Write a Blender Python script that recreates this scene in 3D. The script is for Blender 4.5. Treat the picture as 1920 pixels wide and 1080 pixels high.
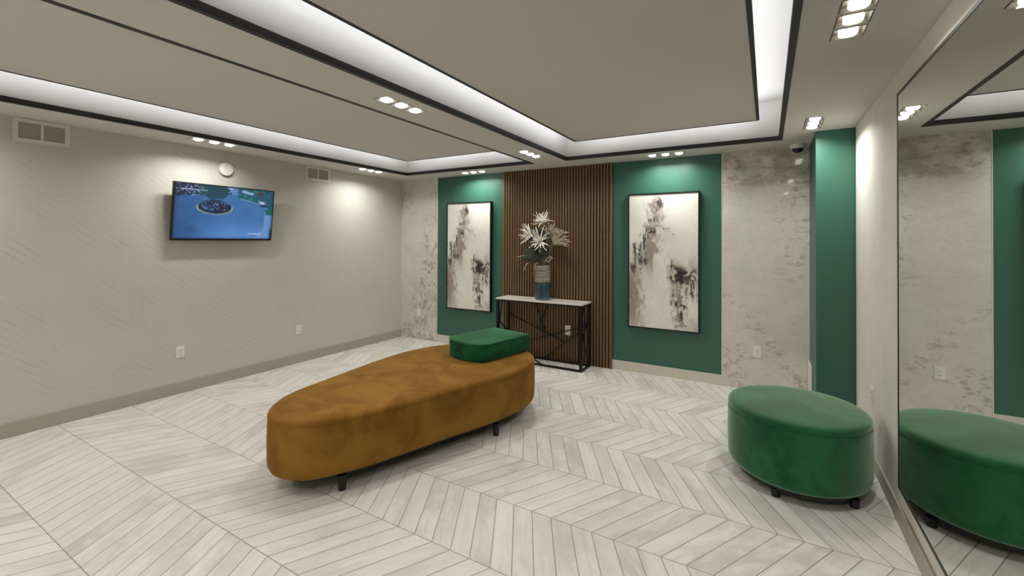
import bpy, bmesh, math, random
import numpy as np
from mathutils import Vector, Matrix

random.seed(7)
for _o in list(bpy.data.objects):
    bpy.data.objects.remove(_o)
SC = bpy.context.scene
COL = SC.collection

# ------------------------------------------------------------------ camera
HC = 1.575                                   # eye height
cam_d = bpy.data.cameras.new('camera')
cam = bpy.data.objects.new('camera', cam_d); COL.objects.link(cam)
yaw, pit, rol = (math.radians(a) for a in (30.244, 0.492, 0.256))
fw = Vector((-math.sin(yaw) * math.cos(pit), math.cos(yaw) * math.cos(pit), math.sin(pit)))
r0 = Vector((math.cos(yaw), math.sin(yaw), 0)); u0 = r0.cross(fw)
rr = r0 * math.cos(rol) + u0 * math.sin(rol); uu = rr.cross(fw)
cam.matrix_world = Matrix(((rr.x, uu.x, -fw.x, 0), (rr.y, uu.y, -fw.y, 0), (rr.z, uu.z, -fw.z, HC), (0, 0, 0, 1)))
cam_d.sensor_width = 36.0
cam_d.lens = 823.64 * 36.0 / 1920.0
cam_d.shift_x = (960 - 958.43) / 1920.0
cam_d.shift_y = (444.37 - 540) / 1920.0
cam_d.clip_start = 0.02
SC.camera = cam

# ------------------------------------------------------------------ world, exposure
w = bpy.data.worlds.new('world'); SC.world = w; w.use_nodes = True
w.node_tree.nodes['Background'].inputs[0].default_value = (1, 1, 1, 1)
w.node_tree.nodes['Background'].inputs[1].default_value = 0.0     # closed interior
SC.view_settings.view_transform = 'Standard'
SC.view_settings.look = 'None'
SC.view_settings.gamma = 1.0
SC.view_settings.exposure = 0.0
SC.view_settings.use_curve_mapping = False
try:
    SC.cycles.use_denoising = True
    SC.cycles.max_bounces = 10
    SC.cycles.diffuse_bounces = 6
    SC.cycles.glossy_bounces = 6
    SC.cycles.sample_clamp_indirect = 6.0
    SC.cycles.caustics_reflective = False
    SC.cycles.caustics_refractive = False
except Exception:
    pass
LAMP_W = 3.35          # watts of each square downlight cell
COVE = 23.5          # emission of the hidden cove strips

# ------------------------------------------------------------------ room numbers
ZC = 2.548                       # soffit height
XL, YB, XR = -5.193, 5.345, 0.645
YN = -0.9                        # wall behind the photographer
ZU = 2.935                       # top of the ceiling trays
ZP = 2.713                       # underside of the floating panels
TA = (-4.689, -2.523)            # tray A, x range (outer edge of the black trim)
TB = (-2.104, 0.125)
TY = (-0.47, 4.913)

# ------------------------------------------------------------------ helpers
def lin(c):
    c = c / 255.0
    return c / 12.92 if c <= 0.04045 else ((c + 0.055) / 1.055) ** 2.4
def rgb(r, g, b):
    return (lin(r), lin(g), lin(b), 1.0)

class G:
    """small node-graph builder"""
    def __init__(s, name):
        s.m = bpy.data.materials.new(name); s.m.use_nodes = True
        s.t = s.m.node_tree; s.b = s.t.nodes['Principled BSDF']
    def put(s, inp, v):
        if v is None: return
        if isinstance(v, bpy.types.NodeSocket): s.t.links.new(v, inp)
        else: inp.default_value = v
    def n(s, typ, ins=(), out=0, **kw):
        nd = s.t.nodes.new(typ)
        for k, v in kw.items(): setattr(nd, k, v)
        if isinstance(ins, dict):
            for k, v in ins.items(): s.put(nd.inputs[k], v)
        else:
            for i, v in enumerate(ins): s.put(nd.inputs[i], v)
        return nd.outputs[out]
    def math(s, op, *a, clamp=False):
        return s.n('ShaderNodeMath', a, operation=op, use_clamp=clamp)
    def pos(s):
        tc = s.n('ShaderNodeTexCoord', out='Object')
        sep = s.t.nodes.new('ShaderNodeSeparateXYZ'); s.t.links.new(tc, sep.inputs[0])
        return tc, sep.outputs[0], sep.outputs[1], sep.outputs[2]
    def comb(s, x, y, z): return s.n('ShaderNodeCombineXYZ', (x, y, z))
    def noise(s, vec, scale=5, detail=3, rough=.5, dist=0):
        return s.n('ShaderNodeTexNoise', {'Vector': vec, 'Scale': scale, 'Detail': detail, 'Roughness': rough, 'Distortion': dist})
    def smooth(s, v, a, b, lo=0., hi=1.):
        nd = s.t.nodes.new('ShaderNodeMapRange'); nd.interpolation_type = 'SMOOTHSTEP'
        s.put(nd.inputs[0], v)
        for i, k in enumerate((a, b, lo, hi)): s.put(nd.inputs[i + 1], k)
        return nd.outputs[0]
    def mix(s, f, a, b, mode='MIX'):
        nd = s.t.nodes.new('ShaderNodeMix'); nd.data_type = 'RGBA'; nd.blend_type = mode
        s.put(nd.inputs[0], f); s.put(nd.inputs[6], a); s.put(nd.inputs[7], b)
        return nd.outputs[2]
    def bump(s, h, strength=.2, dist=.01):
        o = s.n('ShaderNodeBump', {'Strength': strength, 'Distance': dist, 'Height': h})
        s.t.links.new(o, s.b.inputs['Normal'])
    def set(s, **kw):
        for k, v in kw.items(): s.put(s.b.inputs[k.replace('_', ' ')], v)
        return s

def plain(name, col, rough=.5, metal=0., grain=0.0, gscale=60, **kw):
    g = G(name)
    if grain:
        tc, x, y, z = g.pos()
        f = g.noise(tc, gscale, 4)
        c = g.mix(f, tuple(c * (1 - grain) for c in col[:3]) + (1,), tuple(min(1, c * (1 + grain)) for c in col[:3]) + (1,))
        g.set(Base_Color=c)
        g.bump(f, .08, .004)
    else:
        g.set(Base_Color=col)
    g.set(Roughness=rough, Metallic=metal)
    for k, v in kw.items(): g.put(g.b.inputs[k.replace('_', ' ')], v)
    return g.m

def new_mesh(name, bm, mat, parent=None, smooth=False, angle=None):
    me = bpy.data.meshes.new(name); bm.normal_update(); bm.to_mesh(me); bm.free()
    return link_mesh(name, me, mat, parent, smooth, angle)
def link_mesh(name, me, mat, parent=None, smooth=False, angle=None):
    for m in (mat if isinstance(mat, (list, tuple)) else [mat]): me.materials.append(m)
    if smooth:
        me.polygons.foreach_set('use_smooth', [True] * len(me.polygons))
        if angle is not None:
            try: me.set_sharp_from_angle(angle=math.radians(angle))
            except Exception: pass
    o = bpy.data.objects.new(name, me); COL.objects.link(o)
    if parent is not None: o.parent = parent
    return o
def thing(name, label, cat, loc=(0, 0, 0), rot=(0, 0, 0), group=None):
    o = bpy.data.objects.new(name, None); COL.objects.link(o)
    o.location = loc; o.rotation_euler = rot; o.empty_display_size = .1
    tag(o, label, cat, group); return o
def tag(o, label, cat, group=None):
    o['label'] = label; o['category'] = cat
    if group: o['group'] = group
    return o
def struct(o):
    o['kind'] = 'structure'; return o
def box(bm, x0, x1, y0, y1, z0, z1, M=None):
    vs = [bm.verts.new((x, y, z)) for z in (z0, z1) for y in (y0, y1) for x in (x0, x1)]
    if M is not None:
        for v in vs: v.co = M @ v.co
    fs = [(0, 2, 3, 1), (4, 5, 7, 6), (0, 1, 5, 4), (1, 3, 7, 5), (3, 2, 6, 7), (2, 0, 4, 6)]
    return [bm.faces.new([vs[i] for i in f]) for f in fs]
def BM(): return bmesh.new()
def bev(bm, w=.003, seg=2):
    bmesh.ops.bevel(bm, geom=list(bm.edges), offset=w, segments=seg, affect='EDGES', profile=.6)
    return bm
def boxm(x0, x1, y0, y1, z0, z1, b=0., seg=2):
    bm = BM(); box(bm, x0, x1, y0, y1, z0, z1)
    if b: bev(bm, b, seg)
    return bm
def lathe(bm, prof, n=32, M=None, cap=True):
    rings = []
    for r, z in prof:
        if r < 1e-6:
            v = bm.verts.new((0, 0, z)); rings.append([v])
        else:
            rings.append([bm.verts.new((r * math.cos(2 * math.pi * i / n), r * math.sin(2 * math.pi * i / n), z)) for i in range(n)])
    if M is not None:
        for rg in rings:
            for v in rg: v.co = M @ v.co
    for a, b in zip(rings, rings[1:]):
        for i in range(n):
            j = (i + 1) % n
            if len(a) == 1 and len(b) == 1: continue
            if len(a) == 1: bm.faces.new((a[0], b[j], b[i]))
            elif len(b) == 1: bm.faces.new((a[i], a[j], b[0]))
            else: bm.faces.new((a[i], a[j], b[j], b[i]))
    if cap:
        if len(rings[0]) > 1: bm.faces.new(rings[0][::-1])
        if len(rings[-1]) > 1: bm.faces.new(rings[-1])
def bar(bm, a, b, w, h=None):
    """a square bar between two points"""
    a, b = Vector(a), Vector(b); h = h or w
    d = b - a; L = d.length; q = d.to_track_quat('Z', 'Y').to_matrix().to_4x4(); q.translation = a
    box(bm, -w / 2, w / 2, -h / 2, h / 2, 0, L, q)
def tube(bm, pts, radii, n=6, flat=1.0, up=(0, 0, 1)):
    pts = [Vector(p) for p in pts]; rings = []
    for i, p in enumerate(pts):
        t = (pts[min(i + 1, len(pts) - 1)] - pts[max(i - 1, 0)]).normalized()
        s = t.cross(Vector(up))
        if s.length < .05: s = t.cross(Vector((1, 0, .2)))
        s.normalize(); q = s.cross(t).normalized(); r = max(radii[i], 2e-4)
        rings.append([bm.verts.new(p + s * (r * math.cos(2 * math.pi * k / n)) + q * (r * flat * math.sin(2 * math.pi * k / n))) for k in range(n)])
    for a, b in zip(rings, rings[1:]):
        for k in range(n):
            l = (k + 1) % n; bm.faces.new((a[k], a[l], b[l], b[k]))
    bm.faces.new(rings[0][::-1]); bm.faces.new(rings[-1])
def grid_slab(bm, x0, x1, y0, y1, z0, z1, holes):
    """a slab with rectangular holes and no inner faces"""
    xs = sorted({x0, x1, *[h[0] for h in holes], *[h[1] for h in holes]})
    ys = sorted({y0, y1, *[h[2] for h in holes], *[h[3] for h in holes]})
    xs = [x for x in xs if x0 - 1e-9 <= x <= x1 + 1e-9]; ys = [y for y in ys if y0 - 1e-9 <= y <= y1 + 1e-9]
    nx, ny = len(xs) - 1, len(ys) - 1
    def solid(i, j):
        if not (0 <= i < nx and 0 <= j < ny): return False
        cx, cy = (xs[i] + xs[i + 1]) / 2, (ys[j] + ys[j + 1]) / 2
        return not any(h[0] < cx < h[1] and h[2] < cy < h[3] for h in holes)
    V = {}
    def v(i, j, z):
        k = (i, j, z)
        if k not in V: V[k] = bm.verts.new((xs[i], ys[j], z))
        return V[k]
    for i in range(nx):
        for j in range(ny):
            if not solid(i, j): continue
            bm.faces.new((v(i, j, z0), v(i, j + 1, z0), v(i + 1, j + 1, z0), v(i + 1, j, z0)))
            bm.faces.new((v(i, j, z1), v(i + 1, j, z1), v(i + 1, j + 1, z1), v(i, j + 1, z1)))
            if not solid(i - 1, j): bm.faces.new((v(i, j, z0), v(i, j, z1), v(i, j + 1, z1), v(i, j + 1, z0)))
            if not solid(i + 1, j): bm.faces.new((v(i + 1, j, z0), v(i + 1, j + 1, z0), v(i + 1, j + 1, z1), v(i + 1, j, z1)))
            if not solid(i, j - 1): bm.faces.new((v(i, j, z0), v(i + 1, j, z0), v(i + 1, j, z1), v(i, j, z1)))
            if not solid(i, j + 1): bm.faces.new((v(i, j + 1, z0), v(i, j + 1, z1), v(i + 1, j + 1, z1), v(i + 1, j + 1, z0)))
def ring_rect(bm, x0, x1, y0, y1, wd, z0, z1):
    grid_slab(bm, x0, x1, y0, y1, z0, z1, [(x0 + wd, x1 - wd, y0 + wd, y1 - wd)])
def catmull(P, n=6):
    out = []; N = len(P)
    for i in range(N):
        p0, p1, p2, p3 = (Vector(P[(i + k) % N]) for k in (-1, 0, 1, 2))
        for k in range(n):
            t = k / n
            out.append(.5 * ((2 * p1) + (p2 - p0) * t + (2 * p0 - 5 * p1 + 4 * p2 - p3) * t * t + (3 * p1 - p0 - 3 * p2 + p3) * t ** 3))
    return out
def padded(outline, prof, crown=.012, wob=.0, rings=7):
    """an upholstered block: outline (ccw list of 2-D points), prof = list of (inset, z) from the bottom up, then a softly crowned top"""
    bm = BM(); N = len(outline); P = [Vector(p) for p in outline]
    c = sum(P, Vector((0, 0))) / N; nor = []
    for i in range(N):
        t = (P[(i + 1) % N] - P[i - 1]).normalized(); nor.append(Vector((t.y, -t.x)))
    rg = []
    for ins, z in prof:
        rg.append([bm.verts.new((P[i].x - nor[i].x * ins, P[i].y - nor[i].y * ins, z + wob * math.sin(i * .37 + z * 19) * math.sin(i * .13 + 2))) for i in range(N)])
    ins, zt = prof[-1]
    for k in range(1, rings):
        f = k / rings
        rg.append([bm.verts.new((*( (P[i] - nor[i] * ins) * (1 - f) + c * f), zt + crown * (1 - (1 - f) ** 2))) for i in range(N)])
    for a, b in zip(rg, rg[1:]):
        for i in range(N):
            j = (i + 1) % N; bm.faces.new((a[i], a[j], b[j], b[i]))
    top = bm.verts.new((c.x, c.y, zt + crown))
    for i in range(N): bm.faces.new((rg[-1][i], rg[-1][(i + 1) % N], top))
    bm.faces.new(rg[0][::-1]); bmesh.ops.recalc_face_normals(bm, faces=list(bm.faces))
    return bm

# ------------------------------------------------------------------ materials
M_ceil = plain('ceiling_paint', rgb(205, 201, 195), .9, grain=.02, gscale=80)
M_black = plain('black_trim', rgb(17, 15, 14), .5)
M_white = plain('white_plastic', rgb(222, 219, 208), .4)
M_whitemetal = plain('white_metal', rgb(214, 210, 200), .5)
M_louver = plain('vent_mesh', rgb(176, 170, 161), .6)
M_dark = plain('dark_slot', rgb(30, 28, 26), .6)
M_legblack = plain('black_leg', rgb(14, 14, 14), .5)
M_frame = plain('black_frame', rgb(12, 11, 10), .4)
M_steel = plain('lamp_metal', rgb(104, 97, 86), .6, .0)
M_plaster = plain('warm_plaster', rgb(218, 214, 204), .75, grain=.085, gscale=7)
M_base = plain('stone_baseboard', rgb(166, 158, 144), .45, grain=.06, gscale=9)
M_base2 = plain('pale_baseboard', rgb(202, 196, 182), .45, grain=.05, gscale=9)
M_mirror = plain('mirror_silver', (.80, .83, .79, 1), .0, 1.0)
M_mframe = plain('bronze_black_frame', rgb(44, 40, 33), .45, .2)
M_felt = plain('black_felt', rgb(16, 12, 10), .95)
M_marbletop = plain('white_stone_top', rgb(216, 211, 200), .25, grain=.07, gscale=6)
M_blacksteel = plain('black_steel', rgb(10, 10, 10), .45, .3)
M_lens = G('lamp_lens'); M_lens.set(Base_Color=(1, 1, 1, 1), Emission_Color=(1, .97, .9, 1), Emission_Strength=7.0); M_lens = M_lens.m
M_led = G('cove_led'); M_led.set(Base_Color=(1, 1, 1, 1), Emission_Color=(.84, .90, 1, 1), Emission_Strength=COVE); M_led = M_led.m

def mat_floor():
    g = G('chevron_tile'); tc, x, y, z = g.pos()
    p, wd = .4975, .1205
    d = g.math('SUBTRACT', y, 2.785)
    h = g.math('PINGPONG', d, p)
    ci = g.math('FLOOR', g.math('DIVIDE', d, p))
    s = g.math('ADD', g.math('MULTIPLY_ADD', h, .545, x), 1.275)
    q = g.math('DIVIDE', s, wd)
    idx, fr = g.math('FLOOR', q), g.math('FRACT', q)
    e1 = g.math('MULTIPLY', g.math('MINIMUM', fr, g.math('SUBTRACT', 1.0, fr)), wd * .88)
    e2 = g.math('MINIMUM', h, g.math('SUBTRACT', p, h))
    ed = g.math('MINIMUM', e1, e2)
    rnd = g.n('ShaderNodeTexWhiteNoise', {'Vector': g.comb(idx, ci, 3.3)}, out='Value', noise_dimensions='3D')
    rnd2 = g.n('ShaderNodeTexWhiteNoise', {'Vector': g.comb(idx, ci, 9.1)}, out='Value', noise_dimensions='3D')
    st = g.noise(g.comb(g.math('MULTIPLY', s, 34), g.math('MULTIPLY', h, 3.0), g.math('MULTIPLY', rnd, 40)), 1.0, 4, .6)
    bl = g.noise(g.comb(g.math('MULTIPLY', s, 6), g.math('MULTIPLY', h, 4), g.math('MULTIPLY', rnd2, 30)), 1.0, 4, .6, .6)
    c = g.mix(rnd, rgb(194, 190, 181), rgb(221, 219, 211))
    c = g.mix(g.smooth(bl, .35, .7), c, rgb(224, 222, 215))
    c = g.mix(g.math('MULTIPLY', g.smooth(st, .45, .72), .38), c, rgb(182, 178, 169))
    c = g.mix(g.math('MULTIPLY', rnd2, .16), c, rgb(212, 199, 186))
    grout = g.smooth(ed, .0012, .0036, 1., 0.)
    c = g.mix(g.math('MULTIPLY', grout, .75), c, rgb(118, 108, 94))
    g.set(Base_Color=c, Roughness=g.math('MULTIPLY_ADD', bl, .15, .34))
    g.put(g.b.inputs['Specular IOR Level'], .4)
    hgt = g.math('MULTIPLY_ADD', st, .08, g.smooth(ed, .001, .006))
    g.bump(hgt, .35, .0025)
    return g.m
M_floor = mat_floor()

def mat_wallpaper():
    g = G('embossed_wallpaper'); tc, x, y, z = g.pos()
    def family(slope, pitch, strip, thr, seed, width):
        q = g.math('DIVIDE', g.math('MULTIPLY_ADD', y, slope, z), pitch)
        li, lf = g.math('FLOOR', q), g.math('FRACT', q)
        si = g.math('FLOOR', g.math('DIVIDE', g.math('ADD', y, g.math('MULTIPLY', li, strip * .37)), strip))
        rn = g.n('ShaderNodeTexWhiteNoise', {'Vector': g.comb(li, si, seed)}, out='Value', noise_dimensions='3D')
        e = g.math('MULTIPLY', g.math('MINIMUM', lf, g.math('SUBTRACT', 1.0, lf)), pitch)
        return g.math('MULTIPLY', g.smooth(e, width * .3, width, 1., 0.), g.math('GREATER_THAN', rn, thr))
    a = family(.80, .066, .125, .58, 1.7, .0065)
    b = family(-.80, .083, .11, .82, 5.2, .005)
    q = g.math('DIVIDE', y, .085); vf = g.math('FRACT', q); vi = g.math('FLOOR', q)
    sz = g.math('FLOOR', g.math('DIVIDE', z, .34))
    rv = g.n('ShaderNodeTexWhiteNoise', {'Vector': g.comb(vi, sz, 4.4)}, out='Value', noise_dimensions='3D')
    v = g.math('MULTIPLY', g.smooth(g.math('MULTIPLY', g.math('MINIMUM', vf, g.math('SUBTRACT', 1., vf)), .085), .001, .006, 1., 0.), g.math('GREATER_THAN', rv, .45))
    ln = g.math('ADD', g.math('ADD', a, g.math('MULTIPLY', b, .55)), g.math('MULTIPLY', v, .25), clamp=True)
    n1 = g.noise(tc, 2.5, 3); n2 = g.noise(tc, 90, 3)
    c = g.mix(n1, rgb(190, 187, 176), rgb(197, 194, 183))
    fade = g.smooth(g.noise(tc, 4.0, 3), .35, .65, .25, 1.)
    c = g.mix(g.math('MULTIPLY', g.math('MULTIPLY', ln, fade), .46), c, rgb(154, 150, 139))
    g.set(Base_Color=c, Roughness=.62)
    g.bump(g.math('ADD', g.math('MULTIPLY', ln, -.6), g.math('MULTIPLY', n2, .15)), .2, .002)
    return g.m
M_wallpaper = mat_wallpaper()

def mat_marble(side):
    g = G('polished_marble_' + side); tc, x, y, z = g.pos()
    big = g.noise(tc, 1.6, 3, .5)
    warp = g.noise(tc, 3.0, 4, .6)
    wn = g.math('SUBTRACT', warp, .5)
    vst = g.comb(x, y, g.math('MULTIPLY', z, 1.0))
    def mottle(sx, sz, scale, lo, hi, seed):
        v = g.comb(g.math('MULTIPLY', x, sx), seed, g.math('MULTIPLY', z, sz))
        return g.smooth(g.noise(v, scale, 6, .62, .25), lo, hi)
    if side == 'speckled':
        k = g.math('ADD', g.math('MULTIPLY', g.math('ADD', x, 4.92), 3.2), g.math('MULTIPLY', g.math('SUBTRACT', 1.1, z), .85))
        region = g.smooth(g.math('MULTIPLY_ADD', wn, 2.6, k), -.25, .7)
        top = g.smooth(g.math('MULTIPLY_ADD', wn, .8, z), 1.9, 2.3)
        region = g.math('MULTIPLY', region, g.math('SUBTRACT', 1., g.math('MULTIPLY', top, .7)))
        tl = g.math('MULTIPLY', g.smooth(g.math('ADD', x, wn), -4.86, -4.98), g.smooth(g.math('ABSOLUTE', g.math('SUBTRACT', z, 2.2)), .05, .3, .8, 0.))
        region = g.math('MAXIMUM', region, tl)
        f = g.math('MULTIPLY', mottle(1.0, .8, 15, .47, .62, 1.7), region)
        f2 = g.math('MULTIPLY', mottle(1.0, .8, 30, .52, .66, 6.1), region)
        cl = g.math('MULTIPLY', mottle(1., 1., 4, .4, .7, 3.), .5)
        lt = g.math('MULTIPLY', mottle(1.0, .7, 19, .55, .68, 9.3), region)
        ka, kb, kl = .50, .34, .6
    else:
        rt = g.math('MULTIPLY', g.smooth(g.math('MULTIPLY_ADD', wn, 1.1, x), .0, .36), g.smooth(z, .95, 1.35))
        tp = g.smooth(g.math('MULTIPLY_ADD', wn, .7, z), 1.95, 2.2)
        dg = g.smooth(g.math('ABSOLUTE', g.math('ADD', g.math('MULTIPLY_ADD', z, .8, x), g.math('MULTIPLY_ADD', wn, .5, -.42))), .02, .15, .9, 0.)
        dg = g.math('MULTIPLY', dg, g.smooth(z, .95, 1.15, 1., 0.))
        bl = g.math('MULTIPLY', g.smooth(g.math('ADD', x, g.math('MULTIPLY', wn, .4)), -.12, -.28), g.smooth(z, .42, .56, 1., 0.))
        region = g.math('MAXIMUM', g.math('MAXIMUM', rt, g.math('MULTIPLY', tp, .8)), g.math('MAXIMUM', dg, bl))
        f = g.math('MULTIPLY', mottle(.9, 1.3, 10, .50, .66, 1.7), region)
        f2 = g.math('MULTIPLY', mottle(.9, 1.5, 24, .52, .66, 6.1), g.math('MAXIMUM', region, .32))
        cl = g.math('MULTIPLY', mottle(.7, 1.2, 5, .38, .66, 3.), g.math('MULTIPLY_ADD', tp, 1.0, .22), clamp=True)
        lt = g.math('MULTIPLY', mottle(.8, 1.2, 13, .56, .68, 9.3), g.math('MAXIMUM', g.math('MULTIPLY', region, .7), g.math('MULTIPLY', tp, .8)))
        ka, kb, kl = .52, .34, .5
    c = g.mix(big, rgb(202, 197, 186), rgb(216, 212, 202))
    c = g.mix(g.math('MULTIPLY', cl, .55), c, rgb(150, 139, 126))
    c = g.mix(g.math('MULTIPLY', f, ka), c, rgb(112, 102, 92))
    c = g.mix(g.math('MULTIPLY', f2, kb), c, rgb(104, 94, 84))
    c = g.mix(g.math('MULTIPLY', lt, kl), c, rgb(226, 221, 210))
    g.set(Base_Color=c, Roughness=.04, IOR=1.5)
    return g.m
M_marbleL = mat_marble('speckled'); M_marbleR = mat_marble('clouded')
M_edge = plain('pale_edge_trim', rgb(214, 208, 196), .3)

def mat_green():
    g = G('green_wall_paint'); tc, x, y, z = g.pos()
    f = g.noise(tc, 120, 3)
    g.set(Base_Color=g.mix(f, rgb(47, 93, 78), rgb(51, 98, 83)), Roughness=.42)
    g.bump(f, .06, .002); return g.m
M_green = mat_green()

def velvet(name, lo, hi, tint, scale=3.5, rough=.75, sheen=.8, srough=.35):
    g = G(name); tc, x, y, z = g.pos()
    n1 = g.noise(tc, scale, 4, .6, .8); n2 = g.noise(tc, 420, 2)
    c = g.mix(g.smooth(n1, .34, .68), lo, hi)
    c = g.mix(g.math('MULTIPLY', n2, .22), c, tuple(v * .55 for v in lo[:3]) + (1,))
    g.set(Base_Color=c, Roughness=rough, Sheen_Weight=sheen, Sheen_Roughness=srough, Sheen_Tint=tint)
    g.put(g.b.inputs['Specular IOR Level'], .15)
    g.bump(g.math('MULTIPLY_ADD', n2, .15, n1), .22, .008); return g.m
M_mustard = velvet('mustard_velvet', rgb(118, 80, 24), rgb(144, 104, 40), rgb(190, 150, 80), 3.0, .8, .25)
M_velvet = velvet('emerald_velvet', rgb(14, 72, 40), rgb(42, 108, 66), rgb(225, 246, 224), 2.6, .8, .85, .42)
M_velvet2 = velvet('dark_emerald_velvet', rgb(10, 64, 36), rgb(30, 96, 56), rgb(120, 180, 130), 5.0)

def mat_wood():
    g = G('walnut_slats'); tc, x, y, z = g.pos()
    rn = g.n('ShaderNodeNewGeometry', out='Random Per Island')
    gr = g.noise(g.comb(g.math('MULTIPLY', x, 90), g.math('MULTIPLY', rn, 50), g.math('MULTIPLY', z, 2.2)), 1.0, 5, .6, .5)
    c = g.mix(gr, rgb(76, 54, 34), rgb(134, 103, 69))
    c = g.mix(g.math('MULTIPLY', rn, .45), c, rgb(108, 84, 56))
    g.set(Base_Color=c, Roughness=.5); g.bump(gr, .1, .002); return g.m
M_wood = mat_wood()

# ------------------------------------------------------------------ setting
struct(new_mesh('floor', boxm(XL - .15, XR + .15, YN - .15, YB + .15, -.12, 0), M_floor))
struct(new_mesh('wall_left', boxm(XL - .12, XL, YN - .12, YB + .12, 0, ZC + .5), M_wallpaper))
wb = struct(new_mesh('wall_back', boxm(XL, XR + .12, YB, YB + .12, 0, ZC + .5), M_green))
struct(new_mesh('wall_near', boxm(XL, XR + .12, YN - .12, YN, 0, ZC + .5), M_plaster))
struct(new_mesh('wall_right', boxm(XR, XR + .12, YN, 4.655, 0, ZC + .5), M_plaster))
struct(new_mesh('wall_column', boxm(.368, XR + .12, 4.672, YB, 0, ZC, .003), M_green))
# marble cladding of the back wall, with its pale edge strips
wl = struct(new_mesh('wall_back_left', boxm(XL, -4.446, YB - .012, YB, 0, ZC), M_marbleL))
wr = struct(new_mesh('wall_back_right', boxm(-.427, .368, YB - .012, YB, 0, ZC), M_marbleR))
new_mesh('edge_strip', boxm(-4.446, -4.439, YB - .014, YB, 0.116, ZC), M_edge, wl)
new_mesh('edge_strip', boxm(-.434, -.427, YB - .014, YB, 0.114, ZC), M_edge, wr)
# baseboards
struct(new_mesh('baseboard_left', boxm(XL, XL + .013, YN, YB - .012, 0, .117, .003), M_base))
struct(new_mesh('baseboard_right', boxm(XR - .014, XR, YN, 4.655, 0, .104, .003), M_base))
bb = BM(); box(bb, -4.446, -3.237, YB - .014, YB, 0, .116); box(bb, -1.657, -.427, YB - .014, YB, 0, .114)
struct(new_mesh('baseboard_back', bb, M_base2))

# downlights: (x, y, axis, label)
LIGHTS = [
    (-4.785, 2.295, 'y', 'triple square downlight above the television'),
    (-4.79, 4.31, 'y', 'triple square downlight over the far end of the left wall'),
    (-4.82, .30, 'y', 'triple square downlight behind the camera along the left wall'),
    (-2.285, 2.335, 'y', 'triple square downlight in the ceiling band between trays, nearer the camera'),
    (-2.30, 4.36, 'y', 'triple square downlight at the far end of the band between trays'),
    (-2.29, .31, 'y', 'triple square downlight in the band between trays, behind the camera'),
    (.325, 2.40, 'y', 'triple square downlight in the soffit above the mirror, nearest the camera in view'),
    (.327, 4.345, 'y', 'triple square downlight in front of the green column'),
    (.327, .31, 'y', 'triple square downlight over the near end of the mirror'),
    (-3.615, 5.125, 'x', 'triple square downlight above the painting nearer the far corner'),
    (-.985, 5.105, 'x', 'triple square downlight above the painting beside the marble'),
    (-3.615, -.67, 'x', 'triple square downlight by the rear wall, farther from the mirror'),
    (-.985, -.67, 'x', 'triple square downlight by the rear wall, nearer the mirror'),
]
CELL, GAP = .131, .012
LW = 3 * CELL + 2 * GAP
cells = []
for x, y, ax, lb in LIGHTS:
    for k in (-1, 0, 1):
        cx, cy = (x + k * (CELL + GAP), y) if ax == 'x' else (x, y + k * (CELL + GAP))
        cells.append((cx - CELL / 2, cx + CELL / 2, cy - CELL / 2, cy + CELL / 2))
# ceiling: perforated soffit layer, tray walls, tray roof
bm = BM()
trays = [(TA[0], TA[1], TY[0], TY[1]), (TB[0], TB[1], TY[0], TY[1])]
grid_slab(bm, XL, XR + .1, YN, YB, ZC, ZC + .075, trays + cells)
grid_slab(bm, XL, XR + .1, YN, YB, ZC + .075, ZU, trays)
grid_slab(bm, XL, XR + .1, YN, YB, ZU, ZU + .1, [])
ceil = struct(new_mesh('ceiling', bm, M_ceil))
for k, (a, b) in enumerate((TA, TB)):
    bm = BM(); ring_rect(bm, a, b, TY[0], TY[1], .032, ZC - .003, ZC + .036)
    struct(new_mesh('trim_%d' % (k + 1), bm, M_black))
    # the floating panel with its black angle trim, hidden strips of light and hangers
    x0, x1, y0, y1 = a + .193, b - .188, TY[0] + .19, TY[1] - .193
    pn = new_mesh('ceiling_panel', boxm(x0 + .004, x1 - .004, y0 + .004, y1 - .004, ZP + .002, ZP + .02), M_ceil, ceil)
    bm = BM(); ring_rect(bm, x0, x1, y0, y1, .026, ZP, ZP + .006); ring_rect(bm, x0, x1, y0, y1, .005, ZP + .006, ZP + .022)
    new_mesh('edge_trim', bm, M_black, pn)
    bm = BM(); ring_rect(bm, x0 + .012, x1 - .012, y0 + .012, y1 - .012, .016, ZP + .021, ZP + .036)
    new_mesh('cove_light_strip', bm, M_led, pn)
    bm = BM()
    for hx in (x0 + .5, x1 - .5):
        for hy in (y0 + .6, (y0 + y1) / 2, y1 - .6): box(bm, hx - .012, hx + .012, hy - .012, hy + .012, ZP + .02, ZU)
    new_mesh('hanger_rods', bm, M_steel, pn)

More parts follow.
